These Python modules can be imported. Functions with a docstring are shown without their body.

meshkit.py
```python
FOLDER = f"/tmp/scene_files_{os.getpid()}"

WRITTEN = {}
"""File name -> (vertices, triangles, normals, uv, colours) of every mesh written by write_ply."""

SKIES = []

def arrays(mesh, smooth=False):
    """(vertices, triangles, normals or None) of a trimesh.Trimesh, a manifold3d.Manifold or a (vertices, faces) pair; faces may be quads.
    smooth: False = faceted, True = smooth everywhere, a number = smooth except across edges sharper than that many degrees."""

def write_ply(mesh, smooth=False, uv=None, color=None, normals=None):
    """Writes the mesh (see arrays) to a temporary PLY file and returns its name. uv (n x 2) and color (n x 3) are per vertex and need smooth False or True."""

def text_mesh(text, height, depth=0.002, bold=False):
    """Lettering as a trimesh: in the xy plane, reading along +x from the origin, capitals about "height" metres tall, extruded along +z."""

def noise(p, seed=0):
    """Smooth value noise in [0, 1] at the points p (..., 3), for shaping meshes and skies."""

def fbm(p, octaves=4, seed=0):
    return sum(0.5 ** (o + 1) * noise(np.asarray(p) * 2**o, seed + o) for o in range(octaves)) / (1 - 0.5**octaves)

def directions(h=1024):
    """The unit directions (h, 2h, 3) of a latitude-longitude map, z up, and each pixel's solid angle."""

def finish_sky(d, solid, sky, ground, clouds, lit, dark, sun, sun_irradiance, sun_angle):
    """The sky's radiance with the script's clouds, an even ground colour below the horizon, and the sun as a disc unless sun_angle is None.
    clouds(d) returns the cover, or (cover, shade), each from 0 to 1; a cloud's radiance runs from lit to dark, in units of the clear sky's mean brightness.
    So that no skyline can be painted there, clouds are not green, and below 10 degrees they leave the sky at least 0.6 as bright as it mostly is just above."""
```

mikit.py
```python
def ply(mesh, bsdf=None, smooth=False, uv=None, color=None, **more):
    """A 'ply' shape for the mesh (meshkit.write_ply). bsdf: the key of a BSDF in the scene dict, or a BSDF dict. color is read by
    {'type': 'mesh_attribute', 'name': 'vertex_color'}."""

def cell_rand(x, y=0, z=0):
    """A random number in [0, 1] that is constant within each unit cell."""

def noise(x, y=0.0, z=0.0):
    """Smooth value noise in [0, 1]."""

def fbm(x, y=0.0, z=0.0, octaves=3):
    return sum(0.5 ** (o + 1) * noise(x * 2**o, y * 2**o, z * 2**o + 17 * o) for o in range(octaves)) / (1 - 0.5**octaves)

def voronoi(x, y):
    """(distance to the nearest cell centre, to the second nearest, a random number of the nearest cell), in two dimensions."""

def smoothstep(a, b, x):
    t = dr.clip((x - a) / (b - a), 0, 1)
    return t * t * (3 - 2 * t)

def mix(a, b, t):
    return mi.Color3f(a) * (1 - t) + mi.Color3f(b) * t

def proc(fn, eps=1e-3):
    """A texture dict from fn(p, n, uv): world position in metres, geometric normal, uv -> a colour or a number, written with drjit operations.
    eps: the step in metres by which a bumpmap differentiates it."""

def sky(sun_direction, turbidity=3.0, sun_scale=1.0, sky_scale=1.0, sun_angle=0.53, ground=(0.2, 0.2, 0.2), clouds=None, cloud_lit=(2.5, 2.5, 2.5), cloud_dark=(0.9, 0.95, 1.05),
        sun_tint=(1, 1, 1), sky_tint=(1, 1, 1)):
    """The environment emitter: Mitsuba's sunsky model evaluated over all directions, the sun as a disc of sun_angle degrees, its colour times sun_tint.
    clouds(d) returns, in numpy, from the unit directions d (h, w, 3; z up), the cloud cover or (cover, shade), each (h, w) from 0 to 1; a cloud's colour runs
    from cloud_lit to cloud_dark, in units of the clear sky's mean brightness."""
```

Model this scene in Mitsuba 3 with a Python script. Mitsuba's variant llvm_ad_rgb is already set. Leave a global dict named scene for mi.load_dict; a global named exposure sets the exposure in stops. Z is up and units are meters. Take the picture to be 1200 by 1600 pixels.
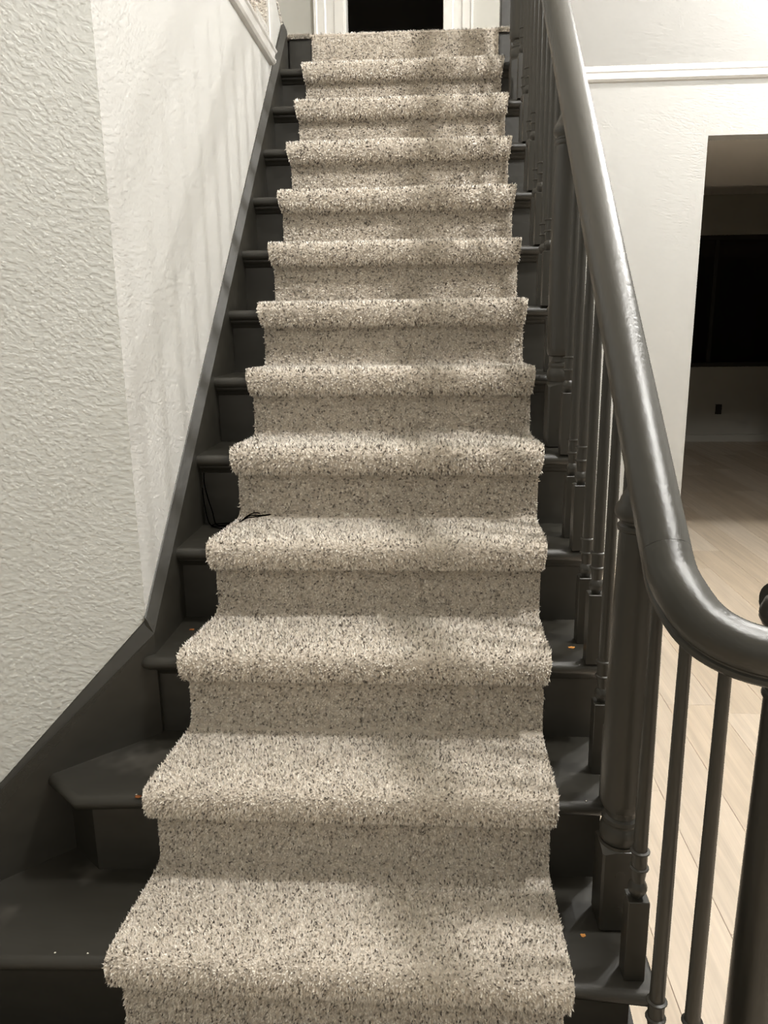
import math, random
import numpy as np, trimesh
import mitsuba as mi, drjit as dr
import manifold3d as m3
import mikit, meshkit
from mikit import noise, fbm, voronoi, cell_rand, smoothstep, mix

T = mi.ScalarTransform4f
scene, labels = {}, {}
rng = np.random.default_rng(7)

# ------------------------------------------------------------------ camera, light, exposure
exposure = 1.43
F_PX = 1230.0
CAM = np.array([0.0, -1.087, 1.227])
YAW, PITCH, ROLL = (math.radians(a) for a in (3.47, 13.551, -0.791))
_f = np.array([-math.sin(YAW) * math.cos(PITCH), math.cos(YAW) * math.cos(PITCH), -math.sin(PITCH)])
_r = np.array([math.cos(YAW), math.sin(YAW), 0.0])
_u = np.cross(_r, _f)
_r, _u = math.cos(ROLL) * _r + math.sin(ROLL) * _u, -math.sin(ROLL) * _r + math.cos(ROLL) * _u
_M = np.eye(4)
_M[:3, 0], _M[:3, 1], _M[:3, 2], _M[:3, 3] = -_r, _u, _f, CAM
scene['camera'] = {'type': 'perspective', 'fov': 2 * math.degrees(math.atan(600 / F_PX)), 'fov_axis': 'x',
                   'near_clip': 0.02, 'far_clip': 100.0, 'to_world': T(_M)}
WARM = np.array([1.0, 0.98, 0.94])
LAMPS = {  # name: (centre, globe radius, radiance)
    'pendant': ((1.50, 0.10, 3.60), 0.14, 150.0),
    'chandelier_a': ((2.50, 2.60, 3.87), 0.05, 700.0),
    'chandelier_b': ((2.50, 2.95, 3.23), 0.045, 480.0),
}

# ------------------------------------------------------------------ measures
RISE, RUN, NOS = 0.182, 0.2049, 0.0395
FLOOR = -RISE
N_TOP = 12                      # last wooden tread; the landing is one riser above it
XL, XR = -0.582, 0.360          # face of the skirting board, right end of the treads
XW = -0.600                     # plane of the left wall
K = np.array([-0.600, 0.445])   # vertical corner where the left wall turns outwards
YB = 3.40                       # plane of the back wall
DZ = {3: .003, 6: -.004, 7: -.008, 8: -.007, 9: -.005, 11: .004, 12: .005}
def tz(i): return i * RISE + DZ.get(i, 0.0)
def ty(i): return (i - 1) * RUN
LAND = 13 * RISE
SL = RISE / RUN
def rail_z(y): return RISE + SL * y + 0.73

# ------------------------------------------------------------------ materials
def rgb(*c): return {'type': 'rgb', 'value': list(c)}
def lin(r, g, b):
    return [((v / 255 + 0.055) / 1.055) ** 2.4 if v > 10 else v / 255 / 12.92 for v in (r, g, b)]

def wall_bump(p, n, uv):
    # knock-down plaster: short raised worms with flattened tops
    a = fbm(p.x * 150, p.y * 150, p.z * 150, octaves=2)
    b = noise(p.x * 260 + 9, p.y * 260, p.z * 260)
    w = smoothstep(0.48, 0.62, a) * 0.8 + b * 0.25
    return w

def plaster(col, s=0.0009):
    return {'type': 'twosided', 'bsdf': {'type': 'bumpmap', 'arbitrary': mikit.proc(wall_bump, eps=0.0012), 'scale': s,
            'bsdf': {'type': 'roughplastic', 'diffuse_reflectance': rgb(*col), 'alpha': 0.35, 'int_ior': 1.4}}}
scene['mat_wall_white'] = plaster([0.59, 0.587, 0.565])
scene['mat_wall_grey'] = plaster([0.37, 0.365, 0.35], 0.0006)
scene['mat_wall_side'] = plaster([0.545, 0.55, 0.522], 0.0009)
scene['mat_ceiling'] = plaster([0.88, 0.85, 0.79], 0.001)
scene['mat_wall_back'] = plaster([0.55, 0.548, 0.53])
scene['mat_wall_landing'] = plaster([0.46, 0.455, 0.42], 0.0005)
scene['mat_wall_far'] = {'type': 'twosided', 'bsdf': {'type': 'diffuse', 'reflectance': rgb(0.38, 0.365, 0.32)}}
scene['mat_trim'] = {'type': 'roughplastic', 'diffuse_reflectance': rgb(0.64, 0.635, 0.61), 'alpha': 0.18}
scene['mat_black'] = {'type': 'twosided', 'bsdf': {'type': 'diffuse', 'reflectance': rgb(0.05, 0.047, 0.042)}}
scene['mat_glass'] = {'type': 'thindielectric'}

def paint_col(p, n, uv):
    streak = fbm(p.x * 10, p.y * 35, p.z * 35, octaves=3)
    dust = smoothstep(0.60, 0.85, fbm(p.x * 9 + 3, p.y * 9, p.z * 9, octaves=4)) * dr.maximum(n.z, 0)
    c = mix(mi.Color3f(0.050, 0.0475, 0.039), mi.Color3f(0.066, 0.0625, 0.052), streak)
    return mix(c, mi.Color3f(0.16, 0.15, 0.132), dust * 0.9)
def paint_bump(p, n, uv):
    return fbm(p.x * 45, p.y * 45, p.z * 45, octaves=3)
def orange_peel(p, n, uv):
    return noise(p.x * 260, p.y * 260, p.z * 260) * 0.6 + noise(p.x * 110, p.y * 110, p.z * 110)
scene['mat_paint'] = {'type': 'twosided', 'bsdf': {'type': 'bumpmap', 'arbitrary': mikit.proc(paint_bump), 'scale': 0.0008,
    'bsdf': {'type': 'roughplastic', 'diffuse_reflectance': mikit.proc(paint_col), 'alpha': 0.26, 'nonlinear': True}}}
scene['mat_rail'] = {'type': 'twosided', 'bsdf': {'type': 'bumpmap', 'arbitrary': mikit.proc(orange_peel, eps=0.0008), 'scale': 0.0004,
    'bsdf': {'type': 'roughplastic', 'diffuse_reflectance': rgb(0.073, 0.070, 0.059), 'alpha': 0.15, 'nonlinear': True}}}
scene['mat_post'] = {'type': 'twosided', 'bsdf': {'type': 'roughplastic', 'diffuse_reflectance': rgb(0.066, 0.0625, 0.052), 'alpha': 0.17, 'nonlinear': True}}
scene['mat_pile'] = {'type': 'twosided', 'bsdf': {'type': 'diffuse', 'reflectance': {'type': 'mesh_attribute', 'name': 'vertex_color'}}}
def back_col(p, n, uv):
    return mix(mi.Color3f(0.42, 0.375, 0.32), mi.Color3f(0.62, 0.565, 0.49), noise(p.x * 300, p.y * 300, p.z * 300))
scene['mat_carpet_base'] = {'type': 'twosided', 'bsdf': {'type': 'diffuse', 'reflectance': mikit.proc(back_col)}}
def oak(k, tone):
    a, b = [float(v * 1.10) for v in tone], [float(v * 0.80) for v in tone]
    def fn(p, n, uv):
        warp = fbm(p.x * 7 + k * 11, p.y * 0.9, 0.0, octaves=2)
        g = fbm(p.x * 55 + warp * 5 + k * 3, p.y * 2.2, 0.0, octaves=3)
        fine = noise(p.x * 330, p.y * 7, float(k))
        return mix(mi.Color3f(*b), mi.Color3f(*a), dr.clip(g * 0.75 + fine * 0.25, 0, 1))
    return {'type': 'roughplastic', 'diffuse_reflectance': mikit.proc(fn), 'alpha': 0.3}
OAK = [(0.61, 0.515, 0.41), (0.66, 0.565, 0.455), (0.58, 0.48, 0.37), (0.64, 0.54, 0.43)]
for k, t in enumerate(OAK):
    scene[f'mat_oak_{k}'] = oak(k, t)
scene['mat_cable'] = {'type': 'roughplastic', 'diffuse_reflectance': rgb(0.012, 0.011, 0.011), 'alpha': 0.2}
scene['mat_chip'] = {'type': 'twosided', 'bsdf': {'type': 'diffuse', 'reflectance': rgb(0.50, 0.23, 0.07)}}
scene['mat_chip_brown'] = {'type': 'twosided', 'bsdf': {'type': 'diffuse', 'reflectance': rgb(0.20, 0.075, 0.028)}}
scene['mat_crumb'] = {'type': 'twosided', 'bsdf': {'type': 'diffuse', 'reflectance': rgb(0.75, 0.72, 0.66)}}
scene['mat_metal'] = {'type': 'roughconductor', 'alpha': 0.25}

# ------------------------------------------------------------------ helpers
def key_for(name):
    if name not in scene: return name
    i = 1
    while f'{name}_{i:03d}' in scene: i += 1
    return f'{name}_{i:03d}'
def put(name, mesh, mat, smooth=False, parent=None, label=None, cat=None, group=None, kind=None, **more):
    k = key_for(f'{parent}__{name}' if parent else name)
    scene[k] = mesh if isinstance(mesh, dict) else mikit.ply(mesh, mat, smooth=smooth, **more)
    d = {a: b for a, b in (('label', label), ('category', cat), ('group', group), ('kind', kind)) if b}
    if d: labels[k] = d
    return k
def thing(name, label, cat, group=None, kind=None):
    d = {a: b for a, b in (('label', label), ('category', cat), ('group', group), ('kind', kind)) if b}
    k = name; i = 1
    while k in labels: k = f'{name}_{i:03d}'; i += 1
    labels[k] = d
    return k
def structure(name, label, mesh=None, mat=None, smooth=False, parent=None):
    if mesh is None:
        labels[name] = {'label': label, 'kind': 'structure'}; return name
    return put(name, mesh, mat, smooth, parent, label=label, kind=None if parent else 'structure')
def box(x0, x1, y0, y1, z0, z1, b=0.0):
    if b <= 0:
        m = trimesh.creation.box((x1 - x0, y1 - y0, z1 - z0))
        m.apply_translation(((x0 + x1) / 2, (y0 + y1) / 2, (z0 + z1) / 2)); return m
    pts = []
    for X, sx in ((x0, 1), (x1, -1)):
        for Y, sy in ((y0, 1), (y1, -1)):
            for Z, sz in ((z0, 1), (z1, -1)):
                pts += [(X + sx * b, Y + sy * b, Z), (X + sx * b, Y, Z + sz * b), (X, Y + sy * b, Z + sz * b)]
    return trimesh.convex.convex_hull(np.array(pts))
def cat_(*ms): return trimesh.util.concatenate(list(ms))
def lathe(profile, n=28):
    return trimesh.creation.revolve(np.array(profile, float), sections=n)
def prism_yz(poly, x0, x1):
    """polygon in (y, z) extruded along x"""
    from shapely.geometry import Polygon
    m = trimesh.creation.extrude_polygon(Polygon(poly), x1 - x0, engine='earcut')
    v = m.vertices.copy(); m.vertices = np.stack([v[:, 2] + x0, v[:, 0], v[:, 1]], 1)
    m.fix_normals(); return m
def prism_xz(poly, y0, y1, holes=()):
    from shapely.geometry import Polygon
    m = trimesh.creation.extrude_polygon(Polygon(poly, holes), y1 - y0, engine='earcut')
    v = m.vertices.copy(); m.vertices = np.stack([v[:, 0], v[:, 2] + y0, v[:, 1]], 1)
    m.fix_normals(); return m
def prism_xy(poly, z0, z1):
    from shapely.geometry import Polygon
    m = trimesh.creation.extrude_polygon(Polygon(poly), z1 - z0, engine='earcut')
    m.apply_translation((0, 0, z0)); m.fix_normals(); return m
def sweep(path, prof, closed_ends=True, up=None):
    """path (n,3), prof (m,2) as (side, up) offsets -> tube mesh"""
    P = np.asarray(path, float); prof = np.asarray(prof, float)
    t = np.gradient(P, axis=0); t /= np.linalg.norm(t, axis=1, keepdims=True)
    if up is None: up = np.array([0, 0, 1.0])
    s = np.cross(t, up); s /= np.linalg.norm(s, axis=1, keepdims=True)
    w = np.cross(s, t)
    V = P[:, None] + prof[None, :, :1] * s[:, None] + prof[None, :, 1:] * w[:, None]
    n, m = V.shape[:2]
    i, j = np.meshgrid(np.arange(n - 1), np.arange(m), indexing='ij')
    q = np.stack([i * m + j, i * m + (j + 1) % m, (i + 1) * m + (j + 1) % m, (i + 1) * m + j], -1).reshape(-1, 4)
    F = np.vstack([q[:, [0, 1, 2]], q[:, [0, 2, 3]]])
    V = V.reshape(-1, 3)
    if closed_ends:
        c0, c1 = len(V), len(V) + 1
        V = np.vstack([V, V[:m].mean(0), V[-m:].mean(0)])
        jj = np.arange(m)
        F = np.vstack([F, np.stack([(jj + 1) % m, jj, jj * 0 + c0], 1), np.stack([(n - 1) * m + jj, (n - 1) * m + (jj + 1) % m, jj * 0 + c1], 1)])
    m_ = trimesh.Trimesh(V, F, process=False); m_.fix_normals(); return m_
def tube(path, r, n=8):
    P = np.asarray(path, float)
    a = np.arange(n) * 2 * np.pi / n
    t = np.gradient(P, axis=0); t /= np.linalg.norm(t, axis=1, keepdims=True)
    ref = np.where(np.abs(t[:, 2:]) < 0.8, [0, 0, 1.0], [1.0, 0, 0])
    s = np.cross(t, ref); s /= np.linalg.norm(s, axis=1, keepdims=True); w = np.cross(s, t)
    V = (P[:, None] + r * (np.cos(a)[None, :, None] * s[:, None] + np.sin(a)[None, :, None] * w[:, None])).reshape(-1, 3)
    k = len(P); i, j = np.meshgrid(np.arange(k - 1), np.arange(n), indexing='ij')
    q = np.stack([i * n + j, i * n + (j + 1) % n, (i + 1) * n + (j + 1) % n, (i + 1) * n + j], -1).reshape(-1, 4)
    m_ = trimesh.Trimesh(V, np.vstack([q[:, [0, 1, 2]], q[:, [0, 2, 3]]]), process=False); m_.fix_normals(); return m_
def spline(pts, n):
    from scipy.interpolate import CubicSpline
    p = np.asarray(pts, float)
    d = np.r_[0, np.cumsum(np.linalg.norm(np.diff(p, axis=0), axis=1))]
    return CubicSpline(d, p)(np.linspace(0, d[-1], n))

# ------------------------------------------------------------------ the room
AD = np.array([-0.7071, -0.7071])                    # direction of the angled wall, towards the camera
AN = np.array([0.7071, -0.7071])                     # its normal, into the stairwell
FZ = FLOOR
CEIL = 5.0
A_END = K + AD * 2.4
structure('wall_left', 'white textured wall along the left of the stairs',
          box(XW - 0.10, XW, K[1], 2.452, FZ, 2.19), 'mat_wall_white')
structure('wall_corner', 'white textured wall turning outwards at the foot of the stairs',
          prism_xy([K, A_END, A_END + [-0.08, 0.08], K + [-0.10, 0.0]], FZ, CEIL), 'mat_wall_side')
structure('wall_front_left', 'white side wall of the hall behind the camera', box(A_END[0] - 0.1, A_END[0], -3.2, A_END[1], FZ, CEIL), 'mat_wall_white')
structure('wall_front', 'white wall of the hall behind the camera', box(A_END[0], 4.3, -3.3, -3.2, FZ, CEIL), 'mat_wall_white')
structure('wall_right', 'white wall of the hall on the far right', box(4.3, 4.4, -3.3, YB, FZ, CEIL), 'mat_wall_white')
structure('ceiling', 'white ceiling high over the hall', box(-2.4, 4.4, -3.3, YB + 0.12, CEIL, CEIL + 0.1), 'mat_ceiling')
# back wall with the doorway upstairs and the tall opening to the dark room
DX0, DX1, DZT = -0.444, 0.066, LAND + 2.03           # door opening upstairs
OX0, OX1, OZT = 1.428, 2.50, 2.140                   # opening to the far room
TRIM_Z = 2.40
structure('wall_back', 'white textured wall around the opening to the dark room',
          prism_xz([(-1.75, FZ), (OX0, FZ), (OX0, OZT), (OX1, OZT), (OX1, FZ), (4.4, FZ), (4.4, TRIM_Z + 0.03), (DX1, TRIM_Z + 0.03), (DX1, LAND), (DX0, LAND), (DX0, TRIM_Z + 0.03), (-1.75, TRIM_Z + 0.03)], YB, YB + 0.12), 'mat_wall_back')
structure('wall_back_upper', 'grey wall above the white moulding',
          prism_xz([(0.36, TRIM_Z + 0.03), (4.4, TRIM_Z + 0.03), (4.4, CEIL), (0.36, CEIL)], YB, YB + 0.12), 'mat_wall_grey')
structure('wall_landing', 'white wall around the dark doorway at the top of the stairs',
          prism_xz([(-1.75, TRIM_Z + 0.03), (DX0, TRIM_Z + 0.03), (DX0, DZT), (DX1, DZT), (DX1, TRIM_Z + 0.03), (0.36, TRIM_Z + 0.03), (0.36, CEIL), (-1.75, CEIL)], YB, YB + 0.12), 'mat_wall_landing')
structure('wall_upper_left', 'white wall beside the upper flight of stairs', box(-1.75, -1.65, 0.0, YB, 1.2, CEIL), 'mat_wall_white')
structure('landing', 'landing floor slab at the top of the stairs', box(-1.65, 0.34, ty(13) + NOS + 0.02, YB, LAND - 0.20, LAND), 'mat_paint')
# moulding on the back wall
prof = [(0, 0), (0.012, 0.004), (0.020, 0.014), (0.020, 0.030), (0.012, 0.034), (0.012, 0.044), (0.016, 0.050), (0.016, 0.060), (0.009, 0.066), (0.006, 0.076), (0, 0.080)]
m = trimesh.creation.extrude_polygon(__import__('shapely').geometry.Polygon(prof), 4.3 - 0.36, engine='earcut')
v = m.vertices.copy(); m.vertices = np.stack([v[:, 2] + 0.36, YB - v[:, 0], v[:, 1] + TRIM_Z], 1); m.fix_normals()
structure('trim_back', 'white stepped moulding running across the wall above the opening', m, 'mat_trim', smooth=25)
# far room
structure('ceiling_far', 'textured ceiling of the dark room beyond the opening', box(0.2, 6.5, YB + 0.12, 8.4, 2.53, 2.63), 'mat_ceiling')
structure('ceiling_passage', 'lowered ceiling just inside the opening to the dark room', box(0.2, 6.5, YB + 0.12, 5.5, 2.205, 2.53), 'mat_ceiling')
WX0, WX1, WZ0, WZ1 = 2.45, 4.6, 0.68, 2.11
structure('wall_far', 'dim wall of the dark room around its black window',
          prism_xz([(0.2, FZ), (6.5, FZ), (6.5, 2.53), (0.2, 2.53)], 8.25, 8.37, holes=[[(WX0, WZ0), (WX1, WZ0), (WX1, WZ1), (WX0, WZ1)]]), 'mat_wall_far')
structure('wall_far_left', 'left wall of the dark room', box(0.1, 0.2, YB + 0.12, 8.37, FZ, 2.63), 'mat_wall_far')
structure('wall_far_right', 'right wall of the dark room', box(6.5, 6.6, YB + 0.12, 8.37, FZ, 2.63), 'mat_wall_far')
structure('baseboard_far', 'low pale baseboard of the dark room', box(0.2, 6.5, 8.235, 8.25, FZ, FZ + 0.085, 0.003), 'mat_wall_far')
structure('window_1', 'black night window in the dark room')
fr = [box(WX0, WX1, 8.25, 8.31, WZ0, WZ0 + 0.05, .004), box(WX0, WX1, 8.25, 8.31, WZ1 - 0.05, WZ1, .004), box(WX0, WX0 + 0.05, 8.25, 8.31, WZ0 + .05, WZ1 - .05, .004), box(WX1 - 0.05, WX1, 8.25, 8.31, WZ0 + .05, WZ1 - .05, .004)]
put('frame', cat_(*fr), 'mat_black', parent='window_1')
for k, xm in enumerate((3.17, 3.88)):
    put('mullion', box(xm - .02, xm + .02, 8.26, 8.30, WZ0 + .05, WZ1 - .05, .004), 'mat_black', parent='window_1')
for a, b in ((WX0 + .05, 3.15), (3.19, 3.86), (3.90, WX1 - .05)):
    put('pane', trimesh.Trimesh([[a, 8.285, WZ0 + .05], [b, 8.285, WZ0 + .05], [b, 8.285, WZ1 - .05], [a, 8.285, WZ1 - .05]], [[0, 1, 2], [0, 2, 3]]), 'mat_glass', parent='window_1')
structure('wall_outside', 'unlit night outside the window', box(1.5, 5.5, 9.2, 9.3, FZ, 3.0), 'mat_black')
ok = thing('wall_outlet', 'small dark outlet plate low on the dim far wall under the black window', 'outlet')
put('plate', box(3.29, 3.36, 8.243, 8.25, 0.14, 0.255, .002), 'mat_black', parent=ok)
put('socket', box(3.31, 3.34, 8.241, 8.2435, 0.205, 0.235, .001), 'mat_black', parent=ok)
put('socket', box(3.31, 3.34, 8.241, 8.2435, 0.16, 0.19, .001), 'mat_black', parent=ok)
# doorway upstairs
structure('door_1', 'dark doorway with white casing at the top of the stairs')
for x0, x1 in ((DX0 - 0.150, DX0), (DX1, DX1 + 0.150)):
    s = 1 if x0 < DX0 else -1
    xo, xi = (x0, x1) if s == 1 else (x1, x0)
    pr = [(0, 0), (0, .030), (.012, .030), (.018, .022), (.055, .022), (.062, .014), (.10, .014), (.106, .018), (.150, .018), (.150, 0)]
    mm = trimesh.creation.extrude_polygon(__import__('shapely').geometry.Polygon(pr), DZT - LAND + .10, engine='earcut')
    v = mm.vertices.copy(); mm.vertices = np.stack([xo + s * v[:, 0], YB - v[:, 1], v[:, 2] + LAND], 1); mm.fix_normals()
    put('casing', mm, 'mat_trim', parent='door_1')
    put('jamb', box(min(xi, xi - s * .012), max(xi, xi + s * .012), YB, YB + 0.12, LAND, DZT, .002), 'mat_trim', parent='door_1')
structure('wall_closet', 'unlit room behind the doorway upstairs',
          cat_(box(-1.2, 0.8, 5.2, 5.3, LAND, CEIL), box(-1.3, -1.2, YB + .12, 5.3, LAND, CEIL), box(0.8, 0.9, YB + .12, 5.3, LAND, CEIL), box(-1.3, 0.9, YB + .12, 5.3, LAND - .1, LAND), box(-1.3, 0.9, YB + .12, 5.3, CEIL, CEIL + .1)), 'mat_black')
# moulding band and white end moulding at the top of the left wall, next to the upper flight
pr = [(0, 0), (.014, .003), (.020, .012), (.020, .024), (.010, .030), (.010, .058), (.015, .064), (.015, .072), (.006, .080), (0, .080)]
mm = trimesh.creation.extrude_polygon(__import__('shapely').geometry.Polygon(pr), 2.36 - 0.5, engine='earcut')
v = mm.vertices.copy(); mm.vertices = np.stack([XW + v[:, 0], v[:, 2] + 0.5, v[:, 1] + 2.168], 1); mm.fix_normals()
v = mm.vertices; far = v[:, 1] > 1.5; v[far, 1] = 0.449 + (v[far, 2] - 0.641) / 0.887 - 0.026
structure('trim_left', 'white moulding along the top of the left wall', mm, 'mat_trim', smooth=25)
structure('trim_landing', 'white end board between the moulding and the landing',
          cat_(prism_yz([(1.95, 2.248), (2.36, 2.248), (2.40, 2.30), (2.452, 2.365), (2.452, 2.39), (2.20, 2.55), (2.15, 2.55), (2.15, 2.30), (1.95, 2.30)], XW - .05, XW - .004),
               box(XW - .006, XW + .004, 2.155, 2.185, 2.25, 2.52, .003)), 'mat_trim')

# floor with planks
structure('floor', 'pale oak plank floor of the hall and the dark room', box(-2.4, 6.6, -3.3, 9.2, FZ - 0.10, FZ - 0.012), 'mat_oak_2')
PW, PL = 0.182, 1.22
rp = random.Random(3)
px = XR - 0.02
k = 0
pl_cache = {}
while px < 4.25:
    y = -1.1 - rp.random() * PL
    while y < 8.24:
        y0, y1 = max(y, -1.1), min(y + PL, 8.24)
        x1 = min(px + PW, 4.29)
        ok_ = not (x1 > 0.2 and False)
        # plank lies in the hall, in the opening or in the far room; break it at the back wall
        segs = [(y0, y1)]
        if not (px + 0.02 > OX0 and x1 - 0.02 < OX1):
            segs = [(a, b) for a, b in ((y0, min(y1, YB - 0.002)), (max(y0, YB + 0.122), y1)) if b - a > 0.03]
        for a, b in segs:
            if b > -1.0:
                g = 0.0004
                put('plank', box(px + g, x1 - g, a + g, b - g, FZ - 0.013, FZ, 0.0006), f'mat_oak_{rp.randrange(4)}', parent='floor')
        y += PL
    px += PW

# ------------------------------------------------------------------ staircase
stairs = thing('staircase', 'dark charcoal painted wooden staircase rising beside the white wall', 'staircase')
def inset_poly(P, d):
    """P (n,2) ccw, d per edge (edge k from vertex k to k+1): mitred inset"""
    P = np.asarray(P, float); n = len(P); out = []
    for k in range(n):
        a, b, c = P[k - 1], P[k], P[(k + 1) % n]
        e1, e2 = b - a, c - b
        n1 = np.array([-e1[1], e1[0]]) / np.linalg.norm(e1); n2 = np.array([-e2[1], e2[0]]) / np.linalg.norm(e2)
        A = np.array([n1, n2]); rhs = np.array([n1 @ b + d[k - 1], n2 @ b + d[k]])
        if abs(np.linalg.det(A)) < 1e-3: out.append(b + n1 * d[k])
        else: out.append(np.linalg.solve(A, rhs))
    return np.array(out)
def tread_mesh(P, flags, z, th=0.028):
    """plan polygon with edges flagged 1 rounded to a bullnose"""
    r = th / 2; fl = np.array(flags, float)
    rings = [(inset_poly(P, fl * (r - r * math.cos(a))), z - r + r * math.sin(a)) for a in np.linspace(-math.pi / 2, math.pi / 2, 13)]
    n = len(P); V = np.vstack([np.c_[p, np.full(n, h)] for p, h in rings]); F = []
    for k in range(len(rings) - 1):
        for j in range(n):
            a, b = k * n + j, k * n + (j + 1) % n
            F += [[a, b, b + n], [a, b + n, a + n]]
    import mapbox_earcut as me
    tri = me.triangulate_float64(np.asarray(rings[-1][0]), np.array([n], np.uint32)).reshape(-1, 3).astype(int)
    F = np.vstack([np.array(F), tri + (len(rings) - 1) * n, tri[:, ::-1]])
    m_ = trimesh.Trimesh(V, F, process=False); m_.fix_normals(); return m_
def ccw(P):
    P = np.asarray(P, float)
    return (0.5 * np.sum(P[:, 0] * np.roll(P[:, 1], -1) - np.roll(P[:, 0], -1) * P[:, 1])) > 0
SK = np.array([XL, 0.437])                             # foot of the corner between both skirting faces
def onA(t): return SK + AD * t
PLAN = {}
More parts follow.
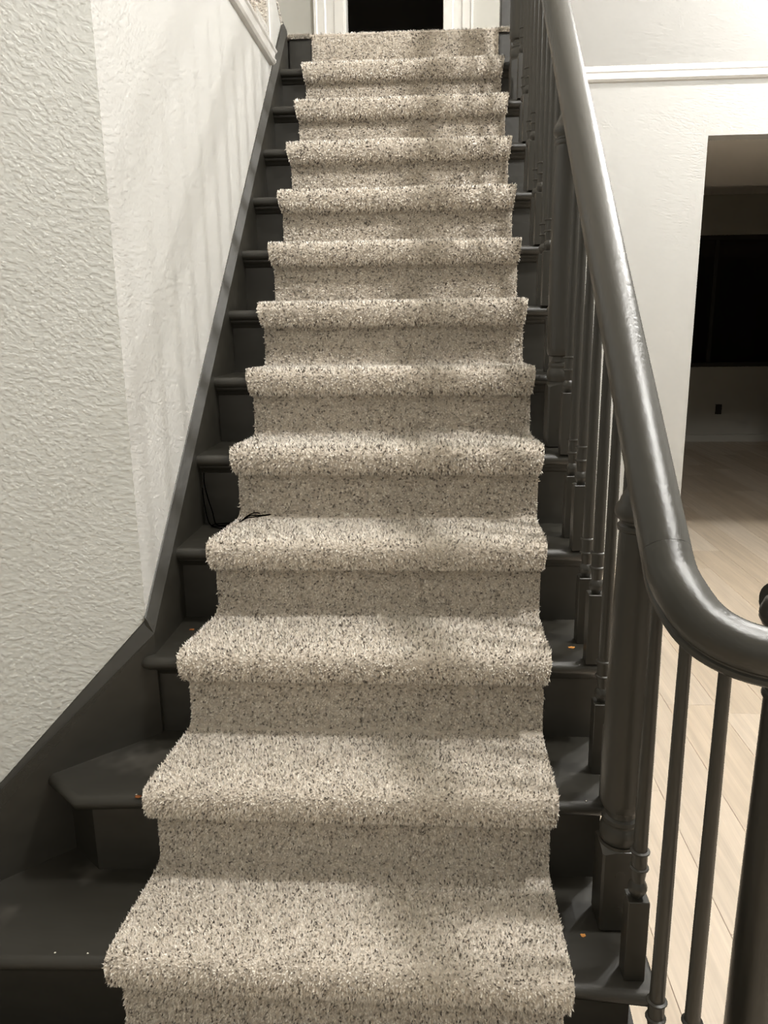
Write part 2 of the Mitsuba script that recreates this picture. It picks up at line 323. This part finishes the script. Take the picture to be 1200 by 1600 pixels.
for i in range(0, N_TOP + 1):
    y0, y1 = ty(i), ty(i + 1) + NOS + 0.006
    if i >= 4:
        P, fl = [(XL, y0), (XR, y0), (XR, y1), (XL, y1)], [1, 1, 0, 0]
    elif i == 3:
        P, fl = [(-0.590, y0 - .004), (XL + .02, y0), (XR, y0), (XR, y1), (XL, y1), tuple(SK), (-0.607, 0.414)], [1, 1, 1, 0, 0, 0, 1]
    elif i == 2:
        P, fl = [(-0.668, 0.186), (-0.40, y0), (XR, y0), (XR, y1), (XL, y1), tuple(SK), (-0.757, 0.264)], [1, 1, 1, 0, 0, 0, 1]
    elif i == 1:
        P, fl = [(-0.93, -0.012), (-0.55, 0.0), (0.10, -0.010), (XR + .008, -0.034), (XR + .008, y1), (XL - .02, y1), tuple(onA(0.05)), tuple(onA(0.56))], [1, 1, 1, 1, 0, 0, 0, 1]
    else:
        P, fl = [(-1.15, -0.23), (0.30, -0.235), (0.42, -0.20), (0.435, -0.13), (0.42, -0.07), (XR, -0.05), (XR, y1), (XL - .3, y1), tuple(onA(0.45)), tuple(onA(0.90))], [1, 1, 1, 1, 1, 1, 0, 0, 0, 1]
    assert ccw(P), i
    PLAN[i] = (np.array(P), fl)
    put('tread', tread_mesh(P, fl, tz(i)), 'mat_paint', smooth=40, parent=stairs)
    # riser: a board under the nosing, following the tread's free edges
    if i >= 3:
        put('riser', box(XL, XR - 0.012, y0 + NOS, y0 + NOS + 0.018, tz(i - 1), tz(i) - 0.028), 'mat_paint', parent=stairs)
        cv = [(y0 + NOS, tz(i) - .028), (y0 + NOS - .020, tz(i) - .028), (y0 + NOS - .020, tz(i) - .032), (y0 + NOS - .017, tz(i) - .036), (y0 + NOS - .013, tz(i) - .038), (y0 + NOS - .009, tz(i) - .042), (y0 + NOS - .006, tz(i) - .048), (y0 + NOS, tz(i) - .050)]
        put('cove_moulding', prism_yz(cv, XL, XR - 0.012), 'mat_paint', smooth=50, parent=stairs)
    else:
        Q = inset_poly(P, np.array(fl) * (NOS))
        put('riser', prism_xy(Q, tz(i - 1) if i else FZ, tz(i) - 0.028), 'mat_paint', parent=stairs)
put('riser', box(XL, XR - 0.012, ty(13) + NOS, ty(13) + NOS + 0.018, tz(12), LAND), 'mat_paint', parent=stairs)
# skirting boards
y_t, y_b = 2.452, SK[1]
def sk_z(y): return 0.641 + 0.887 * (y - 0.449)
def skirt_mesh(p0, p1, n, low0, low1, top0, top1, th=0.018, bev=0.006):
    """board standing between plan points p0, p1 (its face), n its outward normal"""
    p0, p1, n = (np.asarray(a, float) for a in (p0, p1, n))
    V = []
    for p, lo, hi in ((p0, low0, top0), (p1, low1, top1)):
        b = p - n * th
        V += [(*b, lo), (*p, lo), (*p, hi - .036), (*(p - n * .015), hi - .002), (*b, hi)]
    F = []
    for k in range(5):
        F += [[k, (k + 1) % 5, (k + 1) % 5 + 5], [k, (k + 1) % 5 + 5, k + 5]]
    F += [[0, 2, 1], [0, 3, 2], [0, 4, 3], [5, 6, 7], [5, 7, 8], [5, 8, 9]]
    m_ = trimesh.Trimesh(np.array(V, float), F, process=False); m_.fix_normals(); return m_
put('skirting_board', skirt_mesh(SK, (XL, y_t), (1, 0), 0.30, 2.0, sk_z(y_b), sk_z(y_t)), 'mat_paint', parent=stairs)
A_z0 = 0.641; A_sl = (0.641 - 0.389) / (math.hypot(0.226, 0.226))
put('skirting_board', skirt_mesh(onA(1.15), SK, AN, FZ, FZ, A_z0 - A_sl * 1.15, sk_z(y_b)), 'mat_paint', parent=stairs)
# closed stringer panel under the open side
put('stringer', prism_yz([(0.02, FZ), (YB - .02, FZ), (YB - .02, LAND - .21), (ty(13), LAND - .21), (0.25, 0.10), (0.02, 0.05)], XR - 0.045, XR - 0.0125), 'mat_paint', parent=stairs)

# ------------------------------------------------------------------ balustrade
bal = thing('balustrade', 'dark glossy stair balustrade with turned newels along the right of the carpeted steps', 'balustrade')
BX = 0.330
RP = []                                               # rail cross-section, side / up, origin at its middle
for a in np.linspace(0, math.pi, 17): RP.append((0.034 * math.cos(a), 0.004 + 0.031 * math.sin(a)))
RP += [(-0.0335, -0.006), (-0.029, -0.016), (-0.024, -0.020), (-0.024, -0.0225), (-0.027, -0.025), (-0.027, -0.031), (-0.024, -0.034)]
RP += [(0.024, -0.034), (0.027, -0.031), (0.027, -0.025), (0.024, -0.0225), (0.024, -0.020), (0.029, -0.016), (0.0335, -0.006)]
RP = np.array(RP)
JY = -0.005                                           # the butt joint between the straight rail and the turnout
ys = np.linspace(2.56, JY, 40)
put('handrail', sweep(np.c_[np.full(40, BX), ys, rail_z(ys)], RP), 'mat_rail', smooth=35, parent=bal)
VC = np.array([0.522, 0.0])                           # eye of the volute
lead = [(BX, JY - .0003, rail_z(JY - .0003)), (BX, JY - .008, rail_z(JY - .008)), (BX + .0003, JY - .016, rail_z(JY - .016)), (BX + .002, -0.037, rail_z(-0.037) + .001), (BX + .009, -0.066, .862), (BX + .024, -0.094, .840), (BX + .048, -0.116, .824), (BX + .078, -0.132, .815), (BX + .112, -0.142, .811)]
ang0 = math.atan2(lead[-1][1] - VC[1], lead[-1][0] - VC[0]); R0 = math.hypot(lead[-1][1] - VC[1], lead[-1][0] - VC[0])
for q in np.linspace(0.12, 1, 12):
    a = ang0 + q * math.radians(215); r_ = R0 + (0.050 - R0) * q ** 0.9
    lead.append((VC[0] + r_ * math.cos(a), VC[1] + r_ * math.sin(a), .811 - .001 * q))
put('volute', sweep(spline(lead, 110), RP), 'mat_rail', smooth=35, parent=bal)
cap = lathe([(0, -.034), (.040, -.034), (.044, -.031), (.044, -.025), (.040, -.021), (.045, -.014), (.050, -.004), (.050, .006), (.044, .022), (.030, .031), (.012, .035), (0, .0355)], 36)
cap.apply_translation((VC[0], VC[1], .811))
put('volute_cap', cap, 'mat_rail', smooth=40, parent=bal)

def baluster_mesh(h, rake=SL, sq=0.0335, bh=0.148):
    b = box(-sq / 2, sq / 2, -sq / 2, sq / 2, 0, bh, 0.0012)
    pr = [(0, bh - .002), (.0085, bh - .002), (.0095, bh + .004), (.0130, bh + .008), (.0150, bh + .014), (.0150, bh + .019), (.0128, bh + .025), (.0100, bh + .0285),
          (.0105, bh + .033), (.0125, bh + .050), (.0150, bh + .0515), (.0155, bh + .053), (.0150, bh + .0545), (.0122, bh + .056), (.0122, bh + .080), (.0150, bh + .0812), (.0155, bh + .0825), (.0150, bh + .084), (.0112, bh + .0855),
          (.0108, bh + .14), (.0106, bh + .25), (.0084, h), (0, h)]
    l = lathe(pr, 18)
    v = l.vertices.copy(); top = v[:, 2] > h - 1e-6
    v[top, 2] += v[top, 1] * rake
    l.vertices = v
    return cat_(b, l)
BAL_F, BAL_R = 0.014, 0.119
mesh_cache = {}
def put_baluster(x, y, z, h, rake=SL):
    kk = (round(h, 4), rake)
    if kk not in mesh_cache: mesh_cache[kk] = mikit.ply(baluster_mesh(h, rake), 'mat_post', smooth=35)
    put('baluster', {**mesh_cache[kk], 'to_world': T().translate([x, y, z])}, None, parent=bal)
NEWELS = {(1, 'r'): None, (5, 'r'): None, (11, 'r'): None}
hF = rail_z(0.0 + BAL_F) - 0.034 * math.sqrt(1 + SL * SL) - RISE + .004
hR = hF + SL * (BAL_R - BAL_F)
for i in range(1, N_TOP + 1):
    for w, dy in (('f', BAL_F), ('r', BAL_R)):
        if (i, w) in NEWELS: continue
        dz = tz(i) - i * RISE
        y = ty(i) + dy
        put_baluster(BX, y, tz(i), (hF if w == 'f' else hR) - dz)
put_baluster(BX + .010, -0.088, 0.0, .811, 0.0)
put_baluster(0.381, -0.122, 0.0, .785, 0.0)

def newel_mesh(h, sq=0.070, bh=0.165, base=0.0):
    s = h - 0.830
    cut = m3.Manifold.revolve(m3.CrossSection([[(0, -base - .01), (.062, -base - .01), (.062, bh - .020), (.050, bh - .0125), (.040, bh - .0078), (.0345, bh - .005), (.034, bh), (0, bh)]]), 48)
    blk = m3.Manifold.cube((sq, sq, bh + base), False).translate((-sq / 2, -sq / 2, -base))
    bb = box(-sq / 2, sq / 2, -sq / 2, sq / 2, -base, bh + .01, .004)
    blk = m3.Manifold(m3.Mesh(np.asarray(bb.vertices, np.float32), np.asarray(bb.faces, np.uint32))) ^ cut
    mm = blk.to_mesh(); b = trimesh.Trimesh(mm.vert_properties[:, :3], mm.tri_verts)
    pr = [(0, bh - .006), (.030, bh - .006), (.031, bh), (.0335, bh + .004), (.0352, bh + .012), (.0355, bh + .020), (.0335, bh + .029), (.0310, bh + .032), (.0305, bh + .036), (.0325, bh + .040), (.0315, bh + .046), (.0265, bh + .050),
          (.0250, bh + .056), (.0262, bh + .062), (.0340, bh + .066), (.0375, bh + .075), (.0378, bh + .085), (.0372, bh + .25), (.0318, .735 + s), (.0305, .742 + s), (.0345, .745 + s), (.0355, .749 + s), (.0345, .753 + s), (.0310, .756 + s), (.0315, .760 + s),
          (.0370, .765 + s), (.0395, .772 + s), (.0390, .780 + s), (.0350, .787 + s), (.0330, .790 + s), (.0315, .796 + s), (.0255, .806 + s), (.0195, .818 + s), (.0165, .832 + s), (.0150, h + .02), (0, h + .02)]
    return b, lathe(pr, 36)
plug = lathe([(0, .0), (.0085, .0), (.0085, .0006), (.0078, .0009), (0, .0009)], 20)
def put_newel(x, y, z, h, base=0.0, plugs=True):
    b, l = newel_mesh(h, base=base)
    off = np.array([x, y, z]); b.apply_translation(off); l.apply_translation(off)
    k = put('newel_post', cat_(b, l), 'mat_post', smooth=35, parent=bal)
    if plugs:
        for zz in (0.115, 0.045):
            q = plug.copy(); q.apply_transform(trimesh.transformations.rotation_matrix(math.pi / 2, [1, 0, 0])); q.apply_translation((x - .004, y - .0350, z + zz))
            put('plug', q, 'mat_post', smooth=30, parent=k)
for i in (1, 5, 11):
    y = ty(i) + 0.137
    put_newel(BX, y, tz(i), rail_z(y) - .045 - tz(i))
put_newel(VC[0] + .004, VC[1] + .012, FZ + .0, .811 - .036 - FZ - .01, plugs=False)
# newel on the landing
put_newel(0.318, 2.535, LAND, rail_z(2.535) - .05 - LAND, base=0.18, plugs=False)

# ------------------------------------------------------------------ carpet
def nose_path(i):
    """base surface of the runner on step i, from the riser's foot to the back of the tread, as (y, z)"""
    yn, z, yr = ty(i), tz(i), ty(i) + NOS
    zb = tz(i - 1) if i else FZ
    yr2 = ty(i + 1) + NOS
    return [(yr - .020, zb + .021), (yr - .0125, zb + .032), (yr - .0105, zb + .055), (yr - .0105, z - .068), (yr - .0070, z - .056), (yr - .012, z - .0485),
            (yn + .006, z - .046), (yn - .008, z - .041), (yn - .0155, z - .030), (yn - .0185, z - .016), (yn - .0180, z - .002), (yn - .0125, z + .009), (yn - .002, z + .0160), (yn + .012, z + .0190),
            (yn + .045, z + .0185), (yn + .11, z + .0160), (yr2 - .055, z + .0150), (yr2 - .030, z + .0165)]
NL = {0: -.560, 1: -.543, 2: -.536, 3: -.521, 4: -.506, 5: -.492, 6: -.489, 7: -.493, 8: -.495, 9: -.497, 10: -.496, 11: -.495, 12: -.494, 13: -.494}
NR = {0: .220, 1: .226, 2: .230, 3: .240, 4: .255, 5: .271, 6: .271, 7: .270, 8: .270, 9: .271, 10: .273, 11: .277, 12: .276, 13: .275}
def resample(p, d):
    p = np.asarray(p, float); L = np.r_[0, np.cumsum(np.linalg.norm(np.diff(p, axis=0), axis=1))]
    s = np.linspace(0, L[-1], max(2, int(L[-1] / d)))
    from scipy.interpolate import PchipInterpolator
    return PchipInterpolator(L, p)(s)
path, xl, xr, tag_ = [], [], [], []
for i in range(0, N_TOP + 1):
    q = resample(nose_path(i), 0.006)
    f = np.linspace(0, 1, len(q))
    fr_ = np.interp(f, [0, .35, .5, 1], [0, .85, 1, 1.35])
    # across one step the edges run from this riser's foot to the nosing and back towards the next riser's foot
    a = NL[i] + np.interp(f, [0, .33, .40, .48, 1], [.006, .006, .0, -.004, .004]) + (NL[min(i + 1, 13)] - NL[i]) * np.interp(f, [.45, 1], [0, .7])
    b = NR[i] + np.interp(f, [0, .33, .40, .48, 1], [-.004, -.004, 0, .004, -.002]) + (NR[min(i + 1, 13)] - NR[i]) * np.interp(f, [.45, 1], [0, .7])
    path.append(q); xl.append(a); xr.append(b); tag_.append(np.full(len(q), i))
yr = ty(13) + NOS
q = resample([(yr - .020, tz(12) + .021), (yr - .0125, tz(12) + .034), (yr - .011, tz(12) + .06), (yr - .011, LAND - .02), (yr - .006, LAND + .006), (yr + .010, LAND + .0125), (yr + .04, LAND + .0125)], 0.006)
path.append(q); xl.append(np.full(len(q), NL[13] + .006)); xr.append(np.full(len(q), NR[13])); tag_.append(np.full(len(q), 13))
PT, PXL, PXR, PTAG = np.vstack(path), np.concatenate(xl), np.concatenate(xr), np.concatenate(tag_)
def smooth1(a, w=3):
    k_ = np.ones(2 * w + 1) / (2 * w + 1); return np.convolve(np.pad(a, w, mode='edge'), k_, mode='valid')
PXL, PXR = smooth1(PXL, 3), smooth1(PXR, 3)
PT = np.c_[smooth1(PT[:, 0], 1), smooth1(PT[:, 1], 1)]
TN = np.gradient(PT, axis=0); TN /= np.linalg.norm(TN, axis=1, keepdims=True)
PN = np.c_[-TN[:, 1], TN[:, 0]]                        # outward normal (y, z): left of travel = up / to the camera
S = np.r_[0, np.cumsum(np.linalg.norm(np.diff(PT, axis=0), axis=1))]
NU = 60
runner = thing('stair_runner', 'thick beige shag carpet runner covering the middle of the dark stairs', 'carpet runner')
U = np.linspace(0, 1, NU)
X = PXL[:, None] + (PXR - PXL)[:, None] * U[None]
pos = np.stack([X, np.repeat(PT[:, :1], NU, 1), np.repeat(PT[:, 1:], NU, 1)], -1)
def swell(x, s): return (meshkit.noise(np.stack([x * 7, s * 9, x * 0 + 1.5], -1)) - .5) * .006 + (meshkit.noise(np.stack([x * 22, s * 25, x * 0 + 4.5], -1)) - .5) * .0025
W1 = np.where(PTAG == 1, 1.0, 0.0)                     # the lowest tread runs out of square: its front swings forward on the right
i1 = np.where(PTAG == 1)[0]; W1[i1] = np.interp(np.linspace(0, 1, len(i1)), [0, .02, .62, 1], [.6, 1, 1, 0])
i0 = np.where(PTAG == 0)[0]; W1[i0] = np.interp(np.linspace(0, 1, len(i0)), [0, .9, 1], [0, 0, .6])
def skew(x): return -np.interp(x, [-.55, .10, .37], [0, .012, .036])
pos[..., 1] += skew(X) * W1[:, None]
nn = np.zeros_like(pos); nn[..., 1], nn[..., 2] = PN[:, None, 0], PN[:, None, 1]
topv = pos + nn * swell(X, np.repeat(S[:, None], NU, 1))[..., None]
botv = pos - nn * .010
n_s = len(PT)
def grid_faces(n, m, off=0, flip=False):
    i, j = np.meshgrid(np.arange(n - 1), np.arange(m - 1), indexing='ij')
    q = np.stack([i * m + j, i * m + j + 1, (i + 1) * m + j + 1, (i + 1) * m + j], -1).reshape(-1, 4) + off
    if flip: q = q[:, ::-1]
    return np.vstack([q[:, [0, 1, 2]], q[:, [0, 2, 3]]])
sideV = np.vstack([topv[:, 0], botv[:, 0], topv[:, -1], botv[:, -1]])
sf = []
for o in (0, 2 * n_s):
    i = np.arange(n_s - 1); sf += [np.stack([o + i, o + i + 1, o + n_s + i + 1], 1), np.stack([o + i, o + n_s + i + 1, o + n_s + i], 1)]
base = trimesh.Trimesh(np.vstack([topv.reshape(-1, 3), sideV]), np.vstack([grid_faces(n_s, NU)] + [f + n_s * NU for f in sf]), process=False)
put('backing', base, 'mat_carpet_base', smooth=60, parent=runner)

def tufts(P, N, length, rad, seed, lean=0.55, out=None):
    """one bent three-sided tuft of yarn per point"""
    g = np.random.default_rng(seed); n = len(P)
    a = g.normal(size=(n, 3)) * lean
    d = N + a + np.array([0, 0, -0.10])
    if out is not None: d = d + out
    d -= np.minimum(0, (d * N).sum(1) - 0.35)[:, None] * N
    d /= np.linalg.norm(d, axis=1, keepdims=True)
    t1 = np.cross(d, g.normal(size=(n, 3))); t1 /= np.linalg.norm(t1, axis=1, keepdims=True)
    t2 = np.cross(d, t1)
    L = length * g.uniform(.75, 1.2, n)[:, None]; R = rad * g.uniform(.8, 1.2, n)[:, None]
    V = np.empty((n, 4, 3))
    B = P - N * .002 + d * L * .30
    for k in range(3):
        c, s = math.cos(k * 2.0944), math.sin(k * 2.0944)
        V[:, k] = B - d * L * .30 * (k == 0) + (c * t1 + s * t2) * R
    V[:, 3] = P + d * L
    F = (np.arange(n) * 4)[:, None, None] + np.array([[0, 1, 3], [1, 2, 3], [2, 0, 3]])[None]
    # yarn colours: mottled beige with light and brown flecks
    pick = g.random(n)
    pal = np.array([[.73, .69, .63], [.90, .87, .815], [.58, .537, .48], [.33, .30, .26], [.10, .086, .073]])
    col = pal[np.searchsorted([.30, .60, .76, .89], pick)] * g.uniform(.9, 1.1, (n, 1))
    return trimesh.Trimesh(V.reshape(-1, 3), F.reshape(-1, 3), process=False), np.clip(np.repeat(col, 4, 0), 0, 1)
def runner_points(step, seed):
    g = np.random.default_rng(seed); Ps, Ns, Os = [], [], []
    for lo, hi, d in step:
        idx = np.where((PTAG >= lo) & (PTAG <= hi))[0]
        s0, s1 = S[idx[0]], S[idx[-1]]
        ns, nu = int((s1 - s0) / d), int(.765 / d)
        ss, uu = np.meshgrid((np.arange(ns) + .5) / ns * (s1 - s0) + s0, (np.arange(nu) + .5) / nu, indexing='ij')
        ss = ss.ravel() + g.uniform(-.5, .5, ss.size) * d * .9; uu = uu.ravel() + g.uniform(-.5, .5, uu.size) / nu * .9
        uu = np.clip(uu, 0.001, .999)
        y, z = np.interp(ss, S, PT[:, 0]), np.interp(ss, S, PT[:, 1])
        a, b = np.interp(ss, S, PXL), np.interp(ss, S, PXR)
        n_y, n_z = np.interp(ss, S, PN[:, 0]), np.interp(ss, S, PN[:, 1]); l = np.hypot(n_y, n_z)
        x = a + (b - a) * uu
        y = y + skew(x) * np.interp(ss, S, W1)
        N = np.stack([x * 0, n_y / l, n_z / l], -1)
        P = np.stack([x, y, z], -1) + N * swell(x, ss)[:, None]
        o = np.zeros_like(P); e = np.minimum(uu, 1 - uu) * .765
        o[:, 0] = np.where(e < .008, np.sign(uu - .5) * .3, 0)
        Ps.append(P); Ns.append(N); Os.append(o)
    return np.vstack(Ps), np.vstack(Ns), np.vstack(Os)
ms, cs = [], []
for step, L, R_, sd in (([(0, 0, .0052)], .0075, .0022, 1), ([(1, 2, .0034)], .0058, .00185, 2), ([(3, 4, .0040)], .0064, .0021, 3), ([(5, 8, .0048)], .0078, .0025, 4), ([(9, 13, .0056)], .0080, .0030, 5)):
    P, N, O = runner_points(step, sd); a, b = tufts(P, N, L, R_, sd + 20, out=O); ms.append(a); cs.append(b)
put('pile', cat_(*ms), 'mat_pile', smooth=False, parent=runner, kind='stuff', color=np.vstack(cs))
labels[f'{runner}__pile']['label'] = 'mottled beige carpet pile'

# landing carpet: a thin edge over the top riser at both sides of the runner
lc = thing('landing_carpet', 'beige carpet edge on the landing above the top step', 'carpet')
def carpet_patch(parent, P, N, L, R_, sd):
    m_, c_ = tufts(P, N, L, R_, sd)
    put('pile', m_, 'mat_pile', parent=parent, kind='stuff', color=c_)
put('backing', box(-1.60, XR - .015, ty(13) + .031, YB - .02, LAND + .0005, LAND + .012, .004), 'mat_carpet_base', parent=lc)
g = np.random.default_rng(5); n = 9000
P = np.c_[g.uniform(-1.55, XR - .02, n), g.uniform(ty(13) + .032, ty(13) + .16, n), np.full(n, LAND + .012)]; N = np.tile([0, 0, 1.0], (n, 1))
P2 = np.c_[np.where(g.random(2500) < .6, g.uniform(-.58, NL[13], 2500), g.uniform(NR[13], XR - .02, 2500)), np.full(2500, ty(13) + .031), g.uniform(LAND + .001, LAND + .012, 2500)]; N2 = np.tile([0, -1.0, .2], (2500, 1))
carpet_patch(lc, np.vstack([P, P2]), np.vstack([N, N2]), .009, .0022, 31)
# upper flight, carpeted, behind the moulding on the left wall
uf = thing('upper_flight', 'beige carpeted side of the upper stair flight above the white moulding', 'staircase')
put('side', prism_yz([(0.6, 2.19), (2.16, 2.19), (2.16, 2.56), (1.95, 2.56), (1.95, 2.74), (1.74, 2.74), (1.74, 2.92), (1.53, 2.92), (1.53, 3.10), (0.6, 3.10)], -1.60, XW - .010), 'mat_carpet_base', parent=uf)
n = 16000
P = np.c_[np.full(n, XW - .010), g.uniform(1.45, 2.155, n), g.uniform(2.245, 2.56, n)]; N = np.tile([1.0, 0, .1], (n, 1))
w_ = np.linspace(0, 1, 1600)
ed = np.c_[np.full(1600, XW - .02) + g.uniform(-.02, .02, 1600), 2.19 + .275 * w_, 2.548 - .165 * w_ + g.uniform(-.004, .004, 1600)]
carpet_patch(uf, np.vstack([P, ed]), np.vstack([N, np.tile([.3, .3, .9], (1600, 1))]), .009, .0022, 33)

# ------------------------------------------------------------------ small things
def back(px_, py_, y=None, z=None):
    d = _r * (px_ - 600) / F_PX - _u * (py_ - 800) / F_PX + _f
    t = (y - CAM[1]) / d[1] if y is not None else (z - CAM[2]) / d[2]
    return CAM + d * t
z4 = tz(4)
c1 = [(-0.571, .838, z4 + .135), (-0.569, .832, z4 + .105), (-0.560, .836, z4 + .055), (-0.552, .835, z4 + .02), (-0.545, .828, z4 + .004), (-.515, .825, z4 + .003), (-.488, .818, z4 + .008), (-.455, .812, z4 + .030), (-.425, .815, z4 + .031), (-.402, .822, z4 + .032),
      (-.425, .806, z4 + .031), (-.460, .797, z4 + .027), (-.50, .792, z4 + .006), (-.535, .797, z4 + .003), (-.553, .815, z4 + .004), (-.535, .836, z4 + .004), (-.49, .833, z4 + .01), (-.445, .829, z4 + .034), (-.43, .822, z4 + .034)]
c2 = [(-.5735, .826, z4 + .10), (-.573, .834, z4 + .05), (-.568, .838, z4 + .012), (-.556, .822, z4 + .003), (-.528, .812, z4 + .003), (-.497, .806, z4 + .006), (-.475, .806, z4 + .024)]
cb = thing('cable', 'loose thin black cable coiled on a tread beside the left skirting board', 'cable')
put('loop', tube(spline(c1, 120), .0014), 'mat_cable', smooth=True, parent=cb)
put('tail', tube(spline(c2, 60), .0012), 'mat_cable', smooth=True, parent=cb)
def chip(px_, py_, z, r, mat, label, seed):
    c = back(px_, py_, z=z); g_ = np.random.default_rng(seed)
    a = np.linspace(0, 2 * math.pi, 14)[:-1]; rr = r * g_.uniform(.65, 1.15, 13)
    poly = np.c_[c[0] + rr * np.cos(a), c[1] + .7 * rr * np.sin(a)]
    m_ = prism_xy(poly, z, z + .0012)
    put('wood_chip', m_, mat, label=label, cat='wood chip')
chip(893, 1012, tz(3), .0075, 'mat_chip', 'small orange wood chip lying on a dark tread beside the balusters, higher of the two', 1)
chip(911, 1462, tz(1), .0060, 'mat_chip', 'small orange wood chip on the lowest visible dark tread near the right newel', 2)
chip(300, 984, tz(3), .0075, 'mat_chip_brown', 'small rust brown wood chip on a tread at the left edge of the runner', 3)
chip(216, 1245, tz(2), .0065, 'mat_chip_brown', 'small rust brown wood chip on the flared tread beside the runner edge', 4)
CRUMB = ['white plaster crumb on the wide lowest left tread, the one nearer the runner', 'white plaster crumb on the wide lowest left tread, the one farther from the runner', 'white plaster crumb beside the brown chip on the flared left tread', 'white plaster crumb on the dark tread behind the lower right newel']
for s_, (a, b, i) in enumerate([(137, 1490, 1), (86, 1489, 1), (213, 1242, 2), (916, 1252, 2)]):
    c = back(a, b, z=tz(i)); q = trimesh.creation.icosphere(subdivisions=1, radius=.0014); q.apply_scale((1.2, .9, .6)); q.apply_translation(c + [0, 0, .0007])
    put('crumb', q, 'mat_crumb', label=CRUMB[s_], cat='crumb', group='plaster crumbs on the dark treads')

# ------------------------------------------------------------------ lamps (above the picture)
def lamp(name, label, c, r, power, group=None):
    k_ = thing(name, label, 'lamp', group)
    put('rod', box(c[0] - .006, c[0] + .006, c[1] - .006, c[1] + .006, c[2] + r, CEIL), 'mat_metal', parent=k_)
    can = lathe([(0, 0), (.06, 0), (.06, .02), (0, .025)], 24); can.apply_translation((c[0], c[1], CEIL - .025)); put('canopy', can, 'mat_metal', parent=k_)
    s_ = trimesh.creation.icosphere(subdivisions=2, radius=r); s_.apply_translation(c)
    d = mikit.ply(s_, {'type': 'diffuse', 'reflectance': rgb(.8, .8, .8)}, smooth=True)
    d['emitter'] = {'type': 'area', 'radiance': rgb(*(WARM * power))}
    put('globe', d, None, parent=k_)
lamp('pendant_lamp', 'globe pendant lamp hanging over the foot of the stairs', *LAMPS['pendant'])
lamp('hall_lamp', 'upper globe lamp hanging in the hall by the back wall', *LAMPS['chandelier_a'])
lamp('hall_lamp', 'lower globe lamp hanging in the hall by the back wall', *LAMPS['chandelier_b'])
